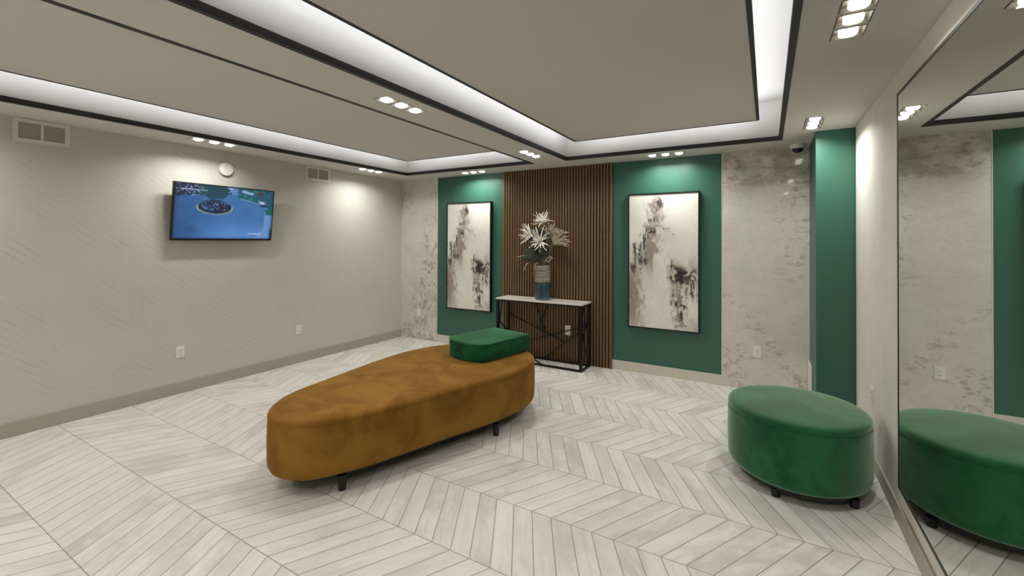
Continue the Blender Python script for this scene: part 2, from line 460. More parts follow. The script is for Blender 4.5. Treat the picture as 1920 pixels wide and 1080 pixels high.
# ------------------------------------------------------------------ downlights
def downlight(x, y, ax, label):
    t = thing('recessed_downlight', label, 'ceiling light', (x, y, ZC), (0, 0, 0 if ax == 'x' else math.pi / 2), 'triple square downlights set into the ceiling')
    bm = BM()
    ctr = [k * (CELL + GAP) for k in (-1, 0, 1)]
    h = CELL / 2 - .001
    bm2 = BM()
    for c in ctr:
        # thin walled tapered well
        wv = []
        for s, z in ((h, 0.0), (h - .005, -.0015), (h - .010, .018), (.036, .0205), (h, .026)):
            wv.append([bm.verts.new((c + sx * s, sy * s, z)) for sx, sy in ((-1, -1), (1, -1), (1, 1), (-1, 1))])
        for a, b in zip(wv, wv[1:]):
            for i in range(4):
                j = (i + 1) % 4; bm.faces.new((a[i], a[j], b[j], b[i]))
    new_mesh('housing', bm, M_steel, t)
    for c in ctr:
        bm = BM(); n = 24; rg = []
        for rad, z in ((.035, .0195), (.037, .004), (.036, -.004), (.028, -.010), (.015, -.0135)):      # a soft square lens, its dome bulged to imitate glare bloom
            rg.append([])
            for i in range(n):
                a = 2 * math.pi * i / n; ca_, sa = math.cos(a), math.sin(a); q = (abs(ca_) ** 4 + abs(sa) ** 4) ** -.25
                rg[-1].append(bm.verts.new((c + rad * q * ca_, rad * q * sa, z)))
        for a, b in zip(rg, rg[1:]):
            for i in range(n): bm.faces.new((a[i], a[(i + 1) % n], b[(i + 1) % n], b[i]))
        bm.faces.new(rg[-1]); bm.faces.new(rg[0][::-1]); bmesh.ops.recalc_face_normals(bm, faces=list(bm.faces))
        new_mesh('lens', bm, M_lens, t, True)
        ld = bpy.data.lights.new('cell_lamp', 'AREA'); ld.shape = 'SQUARE'; ld.size = .07
        ld.energy = LAMP_W; ld.color = (1.0, .99, .965); ld.spread = math.radians(152)
        lo = bpy.data.objects.new('cell_lamp', ld); COL.objects.link(lo); lo.parent = t; lo.location = (c, 0, -.0155)
    return t
for L in LIGHTS: downlight(*L)

# ------------------------------------------------------------------ left wall: television, vents, alarm, outlets
def value_noise(h, w_, sy, sx, seed):
    rs = np.random.RandomState(seed); ny, nx = int(sy) + 3, int(sx) + 3
    gr = rs.rand(ny, nx)
    yy = np.linspace(0, sy, h); xx = np.linspace(0, sx, w_)
    yi, xi = yy.astype(int), xx.astype(int); yf, xf = yy - yi, xx - xi
    yf = yf * yf * (3 - 2 * yf); xf = xf * xf * (3 - 2 * xf)
    a = gr[np.ix_(yi, xi)]; b = gr[np.ix_(yi, xi + 1)]; c = gr[np.ix_(yi + 1, xi)]; d = gr[np.ix_(yi + 1, xi + 1)]
    return (a * (1 - xf) + b * xf) * (1 - yf)[:, None] + (c * (1 - xf) + d * xf) * yf[:, None]
def fbm(h, w_, sy, sx, seed, octs=4):
    t = 0; amp = 1; tot = 0
    for k in range(octs):
        t = t + amp * value_noise(h, w_, sy * 2 ** k, sx * 2 ** k, seed + 13 * k); tot += amp; amp *= .5
    return t / tot
def sm(v, a, b):
    t = np.clip((v - a) / (b - a), 0, 1); return t * t * (3 - 2 * t)
def picture_mesh(name, W, H, img, mat, parent, loc):
    """a flat sheet (local x across, z up) whose colour attribute holds the picture, img[h,w,3] in sRGB 0..1, row 0 on top"""
    h, w_ = img.shape[:2]
    xs = np.linspace(-W / 2, W / 2, w_); zs = np.linspace(H / 2, -H / 2, h)
    co = np.zeros((h, w_, 3), np.float32); co[..., 0] = xs[None]; co[..., 2] = zs[:, None]
    i = np.arange(h * w_).reshape(h, w_)
    f = np.stack([i[:-1, :-1], i[1:, :-1], i[1:, 1:], i[:-1, 1:]], -1).reshape(-1, 4)
    me = bpy.data.meshes.new(name); me.vertices.add(h * w_); me.vertices.foreach_set('co', co.ravel())
    me.loops.add(f.size); me.loops.foreach_set('vertex_index', f.ravel())
    me.polygons.add(len(f)); me.polygons.foreach_set('loop_start', np.arange(0, f.size, 4)); me.polygons.foreach_set('loop_total', np.full(len(f), 4))
    me.update(calc_edges=True)
    L = np.where(img <= .04045, img / 12.92, ((img + .055) / 1.055) ** 2.4)
    ca = me.color_attributes.new('picture', 'FLOAT_COLOR', 'POINT')
    ca.data.foreach_set('color', np.concatenate([L, np.ones((h, w_, 1))], -1).astype(np.float32).ravel())
    o = link_mesh(name, me, mat, parent); o.location = loc; return o

tilt = math.radians(6.2)
tv = thing('wall_television', 'black flat television showing a blue car park view', 'television', (-5.132, 2.577, 1.565), (0, 0, math.pi / 2))
# local: x along the wall, -y into the room, z up
RT = Matrix.Rotation(tilt, 4, 'X')
TW, TH = 1.025, .592
bm = BM(); box(bm, -TW / 2, TW / 2, -.012, .022, 0, TH, RT); bev(bm, .004); body = new_mesh('television_body', bm, M_frame, tv)
bm = BM(); box(bm, -.34, .34, .022, .05, .06, .42, RT); bev(bm, .008); new_mesh('rear_housing', bm, M_frame, body)
bm = BM(); box(bm, -.16, .16, .02, .0605, .16, .40); box(bm, -.12, -.09, -.03, .05, .2, .45); box(bm, .09, .12, -.03, .05, .2, .45); new_mesh('wall_bracket', bm, M_blacksteel, tv)
def tv_image():
    h, w_ = 150, 260
    V, U = np.mgrid[0:1:h * 1j, 0:1:w_ * 1j]
    n = fbm(h, w_, 10, 16, 3); n2 = fbm(h, w_, 40, 64, 5, 3)
    img = np.zeros((h, w_, 3))
    road = np.array([60, 106, 160.]) ; edge = np.array([38, 78, 132.])
    k = sm(U, .0, .45)[..., None] * .75 + .25
    img[:] = edge * (1 - k) + road * k
    img += (sm(V, .55, 1.)[..., None]) * np.array([22, 26, 34]) * sm(U, .1, .5)[..., None]
    img += ((n - .5) * 12)[..., None]
    def blend(mask, col):
        m = np.clip(mask, 0, 1)[..., None]; img[:] = img * (1 - m) + np.array(col, float) * m
    # far bank of cars and shrubs along the top
    top = sm(.20 + .03 * np.sin(U * 9) + (n - .5) * .08 - V, 0, .03)
    blend(top * sm(U, .58, .66), [22, 66, 92]); blend(top * (1 - sm(U, .22, .28)), [18, 44, 78])
    blend(top * sm(n2, .52, .6) * .8, [128, 160, 205])
    blend(sm(.16 - V + (U - .6) * .1, 0, .03) * sm(U, .46, .5) * (1 - sm(U, .6, .66)), [92, 128, 176])
    left = sm(.27 - V - U * .5, 0, .03); blend(left, [24, 34, 62]); blend(left * sm(n2, .58, .66), [120, 140, 185])
    # green verge sweeping down the right side
    curve = .16 + 1.05 * np.clip(U - .60, 0, 1) ** 1.7
    verge = sm(curve + .05 - V, 0, .02) * sm(U, .585, .62)
    blend(verge, [16, 84, 92]); blend(verge * sm(n2, .58, .66) * .5, [90, 150, 170])
    blend(verge * sm(V, .04, .1) * (1 - sm(V, curve - .06, curve - .03)) * .75, [44, 78, 110])
    blend(np.exp(-((V - curve - .05) / .008) ** 2) * sm(U, .6, .64) * (1 - sm(U, .93, .95)) * .6, [150, 175, 170])
    red = np.exp(-(((U - .845) / .028) ** 4 + ((V - .07) / .035) ** 4)); blend(red, [92, 44, 52])
    for cu, cv in ((.70, .075), (.745, .09), (.665, .06), (.52, .03), (.49, .02)):
        blend(np.exp(-(((U - cu) / .026) ** 4 + ((V - cv) / .026) ** 4)), [150, 176, 214])
    # parked white car
    blend(np.exp(-(((U - .875 - (V - .27) * .3) / .042) ** 4 + ((V - .30) / .045) ** 4)), [26, 38, 92])
    blend(np.exp(-(((U - .872 - (V - .27) * .3) / .038) ** 4 + ((V - .262) / .033) ** 4)), [170, 190, 222])
    # kerb, green block and pale path at the right
    blend(sm(U, .915, .925) * sm(V, .37, .40) * (1 - sm(V, .49, .50)), [10, 98, 96])
    pth = sm(U, .905 - 1.6 * np.clip(V - .72, 0, 1) ** 2, .915 - 1.6 * np.clip(V - .72, 0, 1) ** 2) * sm(V, .5, .51)
    blend(pth, [96, 140, 196]); blend(sm(U - .93 + np.clip(V - .8, 0, 1) * .0, .04, .05) * sm(V, .72, .9), [26, 70, 96])
    blend(np.exp(-((U - (.91 - 1.6 * np.clip(V - .72, 0, 1) ** 2)) / .006) ** 2) * sm(V, .42, .48) * .6, [130, 150, 140])
    # round flower bed with a tree
    ex = (U - .375) / .165; ey = (V - .405) / np.where(V > .405, .125, .15)
    rr_ = np.sqrt(ex ** 2 + ey ** 2)
    blend(np.exp(-((rr_ - 1.04) / .055) ** 2) * sm(V, .34, .42), [156, 168, 112])
    bed = 1 - sm(rr_, .94, 1.0); blend(bed, [24, 40, 66]); blend(bed * sm(n2, .56, .63), [84, 112, 158]); blend(bed * sm(n, .56, .62) * .8, [30, 22, 50])
    tr = 1 - sm(np.sqrt(((U - .37) / .155) ** 2 + ((V - .10) / .16) ** 2) + (n2 - .5) * .5, .85, 1.02); blend(tr, [14, 66, 80]); blend(tr * sm(n2, .5, .62) * .6, [14, 60, 80])
    # stamped captions, too small to read
    rs = np.random.RandomState(4)
    for (u0, u1, v0) in ((.062, .285, .098), (.735, .86, .90)):
        u = u0
        while u < u1:
            l = rs.uniform(.008, .02); blend(((U > u) & (U < u + l) & (np.abs(V - v0) < .0095)) * .75, [208, 222, 240]); u += l + rs.uniform(.004, .009)
    blend(np.exp(-(((U - .15) / .05) ** 2 + ((V - .83) / .06) ** 2)) * .5, [36, 62, 104])
    vg = np.minimum(np.minimum(U, 1 - U), np.minimum(V, 1 - V))
    img *= (1 - .4 * np.exp(-vg / .018))[..., None]
    return np.clip(img / 255., 0, 1)
g = G('screen_picture'); ca = g.n('ShaderNodeAttribute', attribute_name='picture')
g.set(Base_Color=(.01, .01, .012, 1), Roughness=.25, Emission_Color=ca, Emission_Strength=1.0); M_screen = g.m
scr = picture_mesh('screen', TW - .022, TH - .030, tv_image(), M_screen, body, (0, 0, 0))
scr.matrix_local = RT @ Matrix.Translation((0, -.0127, TH / 2 + .006))

def air_vent(y0, y1, z0, z1, label):
    t = thing('air_vent', label, 'vent', (XL, (y0 + y1) / 2, z0), (0, 0, math.pi / 2), 'white return air vents high on the left wall')
    W, H = y1 - y0, z1 - z0; f = .03
    bm = BM()
    for a in ((-W / 2, W / 2, 0, f), (-W / 2, W / 2, H - f, H), (-W / 2, -W / 2 + f, f, H - f), (W / 2 - f, W / 2, f, H - f)):
        box(bm, a[0], a[1], -.014, 0, a[2], a[3])
    new_mesh('frame', bm, M_whitemetal, t)
    new_mesh('mullion', boxm(-.008, .008, -.013, 0, f, H - f), M_whitemetal, t)
    for s in (-1, 1):
        bm = BM(); a, b = (f - W / 2, -.008) if s < 0 else (.008, W / 2 - f)
        box(bm, a, b, -.002, 0, f, H - f)
        n = 14
        for i in range(n):
            z = f + (i + .5) * (H - 2 * f) / n
            Mx = Matrix.Translation((0, -.005, z)) @ Matrix.Rotation(math.radians(-50), 4, 'X')
            box(bm, a, b, -.005, .004, -.0012, .0012, Mx)
        new_mesh('louver_panel', bm, M_louver, t)
air_vent(1.012, 1.344, 2.356, 2.545, 'white wall vent high on the left wall, on the camera side of the television')
air_vent(3.577, 3.948, 2.357, 2.545, 'white wall vent high on the left wall toward the far corner')

t = thing('smoke_alarm', 'round white smoke alarm on the left wall above the television', 'smoke alarm', (XL, 2.602, 2.353), (0, 0, math.pi / 2))
Rw = Matrix.Rotation(math.pi / 2, 4, 'X')
bm = BM(); lathe(bm, [(.066, 0), (.066, .008)], 40, Rw); new_mesh('base_plate', bm, M_whitemetal, t, True, 40)
bm = BM(); lathe(bm, [(.070, .008), (.074, .012), (.074, .03), (.070, .037), (.05, .040), (.0, .041)], 40, Rw); new_mesh('cover', bm, M_white, t, True, 40)
bm = BM(); box(bm, -.008, .010, -.0415, -.036, .046, .056); new_mesh('test_button', bm, M_louver, t)
bm = BM(); lathe(bm, [(.005, .036), (.005, .0405), (0, .041)], 14, Matrix.Translation((.002, 0, -.05)) @ Rw); new_mesh('indicator', bm, M_louver, t)

def outlet(loc, rz, label, kind='duplex', w_=.076, h_=.116):
    t = thing('wall_outlet', label, 'outlet', loc, (0, 0, rz), 'white wall outlet plates')
    new_mesh('cover_plate', boxm(-w_ / 2, w_ / 2, -.0065, 0, -h_ / 2, h_ / 2, .002), M_white, t)
    ins = new_mesh('receptacle', boxm(-.0175, .0175, -.0085, -.006, -.034, .034, .001), M_white, t)
    bm = BM()
    for dz in (-.018, .018):
        box(bm, -.008, -.0055, -.0092, -.008, dz - .004, dz + .005); box(bm, .0055, .008, -.0092, -.008, dz - .004, dz + .005); box(bm, -.002, .002, -.0092, -.008, dz - .012, dz - .008)
    new_mesh('socket_slots', bm, M_dark, ins)
    return t
outlet((XL, 2.19, .424), math.pi / 2, 'white outlet plate low on the left wall below the television')
outlet((XL, 3.503, .428), math.pi / 2, 'white outlet plate low on the patterned wall near the far corner')
outlet((-4.812, YB - .012, .426), 0, 'small white outlet plate on the speckled marble strip')
outlet((-2.238, YB - .037, .418), 0, 'white outlet plate on the wood slats behind the console table', h_=.124)
outlet((-.094, YB - .012, .410), 0, 'white outlet plate on the marble beside the column')
outlet((XR, 4.0, .488), -math.pi / 2, 'white outlet plate seen edge on between column and mirror')

# ------------------------------------------------------------------ back wall: slats, pictures, camera dome
sp = thing('slat_panel', 'tall walnut slat panel behind the flower vase', 'wall panel', (0, YB, 0))
SX0, SX1 = -3.237, -1.657
new_mesh('backing', boxm(SX0, SX1, -.014, -.0015, .003, ZC - .004), M_felt, sp)
bm = BM(); NS = 40; pt = (SX1 - SX0) / NS
for i in range(NS):
    x = SX0 + i * pt; a = x + .0068; b = x + pt - .0068
    if i == 0: a = x
    if i == NS - 1: b = SX1
    v = [bm.verts.new(p) for p in ((a, -.014, .003), (b, -.014, .003), (b, -.033, .003), (b - .003, -.036, .003), (a + .003, -.036, .003), (a, -.033, .003))]
    u = [bm.verts.new((q.co.x, q.co.y, ZC - .004)) for q in v]
    for k in range(6):
        l = (k + 1) % 6; bm.faces.new((v[k], u[k], u[l], v[l]))
    bm.faces.new(v); bm.faces.new(u[::-1])
bmesh.ops.recalc_face_normals(bm, faces=list(bm.faces))
new_mesh('slats', bm, M_wood, sp)

def art_image():
    h, w_ = 300, 150
    V, U = np.mgrid[0:1:h * 1j, 0:1:w_ * 1j]
    a = fbm(h, w_, 6, 3, 11); b = fbm(h, w_, 26, 26, 21, 4); c = fbm(h, w_, 9, 26, 31, 4); d = fbm(h, w_, 40, 16, 41, 3); e = fbm(h, w_, 80, 50, 51, 3)
    img = np.zeros((h, w_, 3)); img[:] = np.array([224, 220, 210.])
    img += ((a - .5) * 22)[..., None] + ((e - .5) * 10)[..., None]
    Uw = U + (b - .5) * .22 + (d - .5) * .08; Vw = V + (b - .5) * .05
    def blend(m, col):
        m = np.clip(m, 0, 1)[..., None]; img[:] = img * (1 - m) + np.array(col, float) * m
    def blob(u, v, su, sv, p=2): return np.exp(-(np.abs((Uw - u) / su) ** p + np.abs((Vw - v) / sv) ** p))
    def path(pts, wd):
        dist = np.full(U.shape, 9.)
        for (u0, v0), (u1, v1) in zip(pts, pts[1:]):
            du, dv = u1 - u0, (v1 - v0) * 2
            t = np.clip(((Uw - u0) * du + (Vw - v0) * 2 * dv) / (du * du + dv * dv), 0, 1)
            dist = np.minimum(dist, np.hypot(Uw - u0 - t * du, (Vw - v0) * 2 - t * dv))
        return np.exp(-(dist / wd) ** 2)
    # soft brown grey washes
    wash = [128, 112, 100]
    blend(blob(.40, .10, .09, .10) * .7, wash); blend(blob(.34, .36, .085, .15) * .78, [140, 122, 110]); blend(blob(.30, .48, .08, .11) * .65, wash)
    blend(blob(.05, .74, .10, .24) * .78, [120, 103, 92]); blend(blob(.14, .80, .06, .22) * .35, wash); blend(blob(.02, .92, .2, .1) * .4, wash)
    blend(blob(.67, .60, .07, .12) * .6, wash); blend(blob(.93, .56, .12, .10) * .45, [138, 124, 112]); blend(blob(.73, .80, .06, .17) * .7, wash)
    blend(blob(.55, .30, .12, .08) * .18, wash); blend(blob(.95, .97, .12, .06) * .4, wash)
    # ink strokes, broken up by streaks
    ink = [38, 32, 28]
    st = .22 + .78 * sm(c, .40, .50)
    blend(path([(.44, .05), (.38, .12), (.33, .19)], .05) * st * .8, ink)
    blend(path([(.30, .27), (.22, .34), (.17, .44), (.21, .52)], .055) * st * .95, ink)
    blend(path([(.13, .38), (.09, .45), (.13, .55)], .04) * st * .9, ink)
    blend(path([(.06, .55), (.16, .62)], .05) * sm(c, .5, .6) * .6, ink)
    blend(path([(.47, .18), (.44, .24)], .03) * st * .55, ink)
    blend(path([(.64, .50), (.70, .555)], .018) * .75, ink)
    blend(blob(.745, .60, .075, .06, 4) * .97, [30, 26, 23])
    blend(path([(.72, .64), (.75, .72), (.73, .82), (.745, .90)], .05) * (.25 + .75 * sm(c, .40, .49)) * .95, ink)
    blend(path([(.82, .63), (.93, .62), (.98, .58)], .045) * sm(b, .40, .52) * .9, [52, 46, 42])
    blend(path([(.90, .66), (.95, .75)], .05) * st * .85, ink)
    blend(path([(.75, .90), (.82, .98)], .012) * .6, ink); blend(path([(.75, .90), (.70, .98)], .01) * .5, ink)
    blend(path([(.46, .25), (.55, .245), (.60, .29)], .008) * .6, [80, 70, 62]); blend(path([(.50, .29), (.42, .35)], .008) * .45, [80, 70, 62])
    # scraped highlights
    hi = sm(e, .56, .62)
    blend(path([(.33, .14), (.31, .18)], .018) * .9, [226, 220, 210]); blend(path([(.17, .40), (.16, .48)], .022) * sm(d, .45, .55) * .9, [226, 220, 210])
    blend(path([(.79, .66), (.78, .80)], .022) * sm(d, .42, .55) * .95, [226, 220, 210]); blend(path([(.97, .60), (.99, .60)], .02) * .9, [226, 220, 210])
    return np.clip(img / 255., 0, 1)
g = G('painted_canvas'); ca = g.n('ShaderNodeAttribute', attribute_name='picture'); tc, x, y, z = g.pos()
g.set(Base_Color=ca, Roughness=.75); g.bump(g.noise(tc, 300, 2), .12, .002); M_canvas = g.m
AW, AH, AD = .802, 1.598, .05
def picture(x, z, label):
    t = thing('framed_painting', label, 'picture', (x, YB, z), (0, 0, 0), 'abstract ink paintings in black frames')
    bm = BM(); f = .014
    for a in ((-AW / 2, AW / 2, -AH / 2, f - AH / 2), (-AW / 2, AW / 2, AH / 2 - f, AH / 2), (-AW / 2, f - AW / 2, f - AH / 2, AH / 2 - f), (AW / 2 - f, AW / 2, f - AH / 2, AH / 2 - f)):
        box(bm, a[0], a[1], -AD, -.004, a[2], a[3])
    new_mesh('frame', bm, M_frame, t)
    new_mesh('backing_board', boxm(f - AW / 2, AW / 2 - f, -.030, -.004, f - AH / 2, AH / 2 - f), M_frame, t)
    return t
p1 = picture(-1.054, 1.344, 'black framed abstract ink painting between slat panel and the clouded marble')
cv = picture_mesh('canvas', AW - .030, AH - .030, art_image(), M_canvas, p1, (0, -.043, 0))
p2 = picture(-3.828, 1.344, 'black framed abstract ink painting between speckled marble and slat panel')
c2 = cv.copy(); COL.objects.link(c2); c2.parent = p2

t = thing('security_camera', 'small dome security camera with white base and dark lens at the ceiling', 'camera', (.262, 5.225, ZC), (math.pi, 0, 0))
bm = BM(); lathe(bm, [(.066, 0), (.066, .016), (.06, .034), (.05, .04)], 28); new_mesh('base', bm, M_white, t, True, 40)
bm = BM(); lathe(bm, [(.048, .04), (.046, .052), (.038, .068), (.024, .079), (0, .084)], 28)
new_mesh('dome', bm, plain('smoked_dome', rgb(10, 10, 10), .08), t, True)
tag(new_mesh('access_cover', boxm(.352, .366, 5.03, 5.31, .06, .392, .003), M_white), 'white cover plate low on the side of the green column', 'cover')

# ------------------------------------------------------------------ mirror on the right wall
t = thing('wall_mirror', 'tall wide wall mirror in a thin dark frame', 'mirror', (XR, 0, 0))
MY0, MY1, MZ0, MZ1 = -.35, 3.157, .236, 2.394
bm = BM(); f = .015
for a in ((MY0, MY1, MZ0, MZ0 + f), (MY0, MY1, MZ1 - f, MZ1), (MY0, MY0 + f, MZ0 + f, MZ1 - f), (MY1 - f, MY1, MZ0 + f, MZ1 - f)):
    box(bm, -.028, -.001, a[0], a[1], a[2], a[3])
new_mesh('frame', bm, M_mframe, t)
new_mesh('mirror_glass', boxm(-.026, -.002, MY0 + f, MY1 - f, MZ0 + f, MZ1 - f), M_mirror, t)

# ------------------------------------------------------------------ bench, bolster, ottoman
def inward(P):
    a = sum(P[i][0] * P[(i + 1) % len(P)][1] - P[(i + 1) % len(P)][0] * P[i][1] for i in range(len(P)))
    return P if a > 0 else P[::-1]
BO = [(-2.763, 1.653), (-2.628, 1.594), (-2.50, 1.602), (-2.40, 1.645), (-2.33, 1.72), (-2.265, 1.83), (-2.175, 2.02), (-2.085, 2.294), (-1.982, 2.614), (-1.862, 2.965), (-1.80, 3.285), (-1.812, 3.48), (-1.86, 3.63), (-1.95, 3.77), (-2.10, 3.89), (-2.32, 3.96), (-2.55, 3.95), (-2.75, 3.84), (-2.90, 3.67), (-3.0, 3.50), (-3.055, 3.30), (-3.075, 3.07), (-3.065, 2.817), (-3.037, 2.573), (-3.008, 2.352), (-2.982, 2.154), (-2.954, 1.974), (-2.888, 1.80)]
def legs(parent, pts, h, r0=.022, r1=.027):
    for x, y in pts:
        bm = BM(); lathe(bm, [(r0, 0), (r0, .004), (r1, h)], 20, Matrix.Translation((x, y, 0))); new_mesh('leg', bm, M_legblack, parent, True, 40)
bo = Vector((-2.45, 2.8, 0))
bench = thing('upholstered_bench', 'long teardrop shaped mustard velvet bench on black legs', 'bench', bo)
PB = [(p[0] - bo.x, p[1] - bo.y) for p in catmull(inward(BO), 6)]
seat_prof = lambda zb, zt: [(.06, zb), (.035, zb + .004), (.012, zb + .018), (.003, zb + .04), (0, zb + .07), (-.002, (zb + zt) / 2), (0, zt - .075), (.002, zt - .05), (.0045, zt - .046), (.002, zt - .041), (.0, zt - .030), (.005, zt - .014), (.018, zt - .004), (.04, zt)]
new_mesh('seat_upholstery', padded(PB, seat_prof(.115, .49), .006), M_mustard, bench, True)
new_mesh('shadow_plinth', padded(PB, [(.095, .078), (.095, .117)], 0, rings=2), M_legblack, bench)  # dark inset plinth, also standing in for the shadow under the bench
legs(bench, [(-2.32 - bo.x, 1.875 - bo.y), (-1.90 - bo.x, 3.03 - bo.y), (-2.83 - bo.x, 1.95 - bo.y), (-2.86 - bo.x, 3.5 - bo.y), (-2.15 - bo.x, 3.72 - bo.y)], .095)

CO = [(-2.145, 3.235), (-2.022, 3.85), (-2.50, 3.955), (-2.575, 3.68), (-2.637, 3.43), (-2.63, 3.34), (-2.57, 3.27), (-2.46, 3.215), (-2.33, 3.19), (-2.22, 3.202)]
def rounded(P, r, n=5):
    out = []; N = len(P)
    for i in range(N):
        a, b, c = Vector(P[i - 1]), Vector(P[i]), Vector(P[(i + 1) % N])
        u, v = (a - b).normalized(), (c - b).normalized(); rad = min(r, (a - b).length * .45, (c - b).length * .45)
        for k in range(n + 1):
            t = k / n; p, q = b + u * rad, b + v * rad
            out.append(p * (1 - t) ** 2 + b * (2 * t * (1 - t)) + q * t * t)
    return out
def densify(P, step=.03):
    out = []
    for i in range(len(P)):
        a, b = Vector(P[i]), Vector(P[(i + 1) % len(P)]); n = max(1, int((b - a).length / step))
        out += [a + (b - a) * (k / n) for k in range(n)]
    return out
co = Vector((-2.33, 3.56, .4965))
PC = densify([(p[0] - co.x, p[1] - co.y) for p in rounded(inward(CO), .028)])
bol = thing('bench_bolster', 'dark green velvet block cushion on the wide end of the mustard bench', 'cushion', co)
new_mesh('cushion_body', padded(PC, [(.008, .0), (.002, .004), (.0, .012), (.0, .08), (.0, .146), (.001, .152), (.004, .157), (.010, .159)], .004), M_velvet2, bol, True)
bm = BM(); tp = [(p[0], p[1], .155) for p in PC]; tube(bm, tp + tp[:1], [.0028] * (len(tp) + 1), 6); new_mesh('piping', bm, M_velvet2, bol, True)

oo = Vector((.163, 3.53, 0))
ott = thing('oval_ottoman', 'oval emerald velvet ottoman by the mirror on short black legs', 'ottoman', oo)
PO = [(.408 * math.cos(2 * math.pi * i / 120), .42 * math.sin(2 * math.pi * i / 120)) for i in range(120)]
new_mesh('seat_upholstery', padded(PO, seat_prof(.068, .487), .012), M_velvet, ott, True)
new_mesh('shadow_plinth', padded(PO, [(.05, .044), (.05, .07)], 0, rings=2), M_legblack, ott)  # black plinth doubling as the shade beneath the ottoman
legs(ott, [(-.118, -.33), (.285, -.225), (.22, .26), (-.22, .24)], .05, .024, .028)

# ------------------------------------------------------------------ console table with vase and flowers
X0, X1, Y0, Y1, ZT = -3.135, -1.912, 4.972, 5.285, .817
tb = thing('console_table', 'narrow console table with white stone top and black geometric frame', 'table', ((X0 + X1) / 2, (Y0 + Y1) / 2, 0))
tx, ty = (X0 + X1) / 2, (Y0 + Y1) / 2
hw, hd, lw = (X1 - X0) / 2 - .006, (Y1 - Y0) / 2 - .006, .034
new_mesh('table_top', boxm(-(X1 - X0) / 2, (X1 - X0) / 2, -(Y1 - Y0) / 2, (Y1 - Y0) / 2, ZT - .02, ZT, .002), M_marbletop, tb)
for sx in (-1, 1):
    for sy in (-1, 1):
        new_mesh('leg', boxm(*sorted((sx * hw, sx * (hw - lw))), *sorted((sy * hd, sy * (hd - lw))), 0, ZT - .02), M_blacksteel, tb)
for nm, z0, z1 in (('apron_rail', ZT - .042, ZT - .021), ('floor_rail', 0.001, .024)):
    for sy in (-1, 1): new_mesh(nm, boxm(-hw + lw, hw - lw, *sorted((sy * hd, sy * (hd - .022))), z0, z1), M_blacksteel, tb)
    for sx in (-1, 1): new_mesh(nm, boxm(*sorted((sx * hw, sx * (hw - .022))), -hd + lw, hd - lw, z0, z1), M_blacksteel, tb)
yb_, yf_ = 5.265, 4.99
BARS = [((-3.09, yb_, .57), (-2.27, yb_, .27)), ((-2.85, yb_, .21), (-1.94, yb_, .515)), ((-2.70, yb_, .785), (-2.54, yb_, .37)), ((-2.49, yb_, .785), (-2.645, yb_, .40)),
        ((-2.57, yb_, .02), (-1.94, yb_, .51)), ((-2.76, yb_, .015), (-2.45, yf_, .015)),
        ((-1.93, 5.04, .785), (-1.93, 5.17, .50)), ((-1.93, 4.99, .53), (-1.93, 5.24, .03)), ((-1.93, 5.25, .62), (-1.93, 5.0, .40)),
        ((-3.115, 4.99, .53), (-3.115, 5.25, .34)), ((-3.115, 5.12, .785), (-3.115, 5.0, .36))]
for a, b in BARS:
    bm = BM(); bar(bm, (a[0] - tx, a[1] - ty, a[2]), (b[0] - tx, b[1] - ty, b[2]), .015); new_mesh('brace', bm, M_blacksteel, tb)

VX, VY = -2.508, 5.115
def mat_vase():
    g = G('glazed_vase'); tc, x, y, z = g.pos()
    f = g.noise(g.comb(g.math('MULTIPLY', x, 6), g.math('MULTIPLY', y, 6), g.math('MULTIPLY', z, 90)), 1, 4, .6)
    s = g.noise(tc, 18, 4)
    up = g.mix(g.smooth(f, .4, .65), rgb(112, 106, 95), rgb(154, 148, 136)); up = g.mix(g.smooth(s, .55, .75), up, rgb(98, 92, 80))
    dn = g.mix(g.smooth(s, .35, .7), rgb(40, 58, 67), rgb(58, 80, 86)); dn = g.mix(g.smooth(z, .05, .01), dn, rgb(70, 104, 104))
    zz = g.math('MULTIPLY_ADD', s, .03, z)
    c = g.mix(g.smooth(zz, .244, .250), dn, up)
    g.set(Base_Color=c, Roughness=.22); return g.m
vs = tag(thing('flower_vase', 'x', 'vase', (VX, VY, ZT)), 'tall cylindrical vase, grey above and blue below, on the console table', 'vase')
bm = BM(); lathe(bm, [(.0, .0), (.080, .0), (.096, .008), (.101, .025), (.102, .2), (.102, .41), (.099, .428), (.094, .437), (.089, .44), (.085, .436), (.086, .42), (.09, .39), (.09, .05), (0, .045)], 48, cap=False)
new_mesh('vase_body', bm, mat_vase(), vs, True, 50)

def petal_mat(name, a, b):
    g = G(name); tc, x, y, z = g.pos(); g.set(Base_Color=g.mix(g.noise(tc, 30, 2), a, b), Roughness=.65); return g.m
M_petal = petal_mat('white_petals', rgb(232, 228, 216), rgb(246, 243, 234))
M_petal2 = petal_mat('cream_petals', rgb(160, 150, 132), rgb(190, 180, 160))  # darker, greyer tone than the white petals
M_stem = petal_mat('grey_green_stem', rgb(92, 92, 74), rgb(118, 116, 96))
M_leaf = petal_mat('dark_leaf', rgb(36, 44, 34), rgb(72, 80, 62))
M_leaf2 = petal_mat('slate_leaf', rgb(48, 48, 50), rgb(78, 78, 78))
M_fan = petal_mat('dried_palm', rgb(140, 128, 108), rgb(172, 160, 138))
M_strap = petal_mat('pale_strap_leaf', rgb(138, 130, 112), rgb(170, 162, 142))
def pz(u, v): return (-2.512 + (u - 1018) * .00767, .826 + (559 - v) * .00695)
NECK = Vector((VX, VY, ZT + .40))
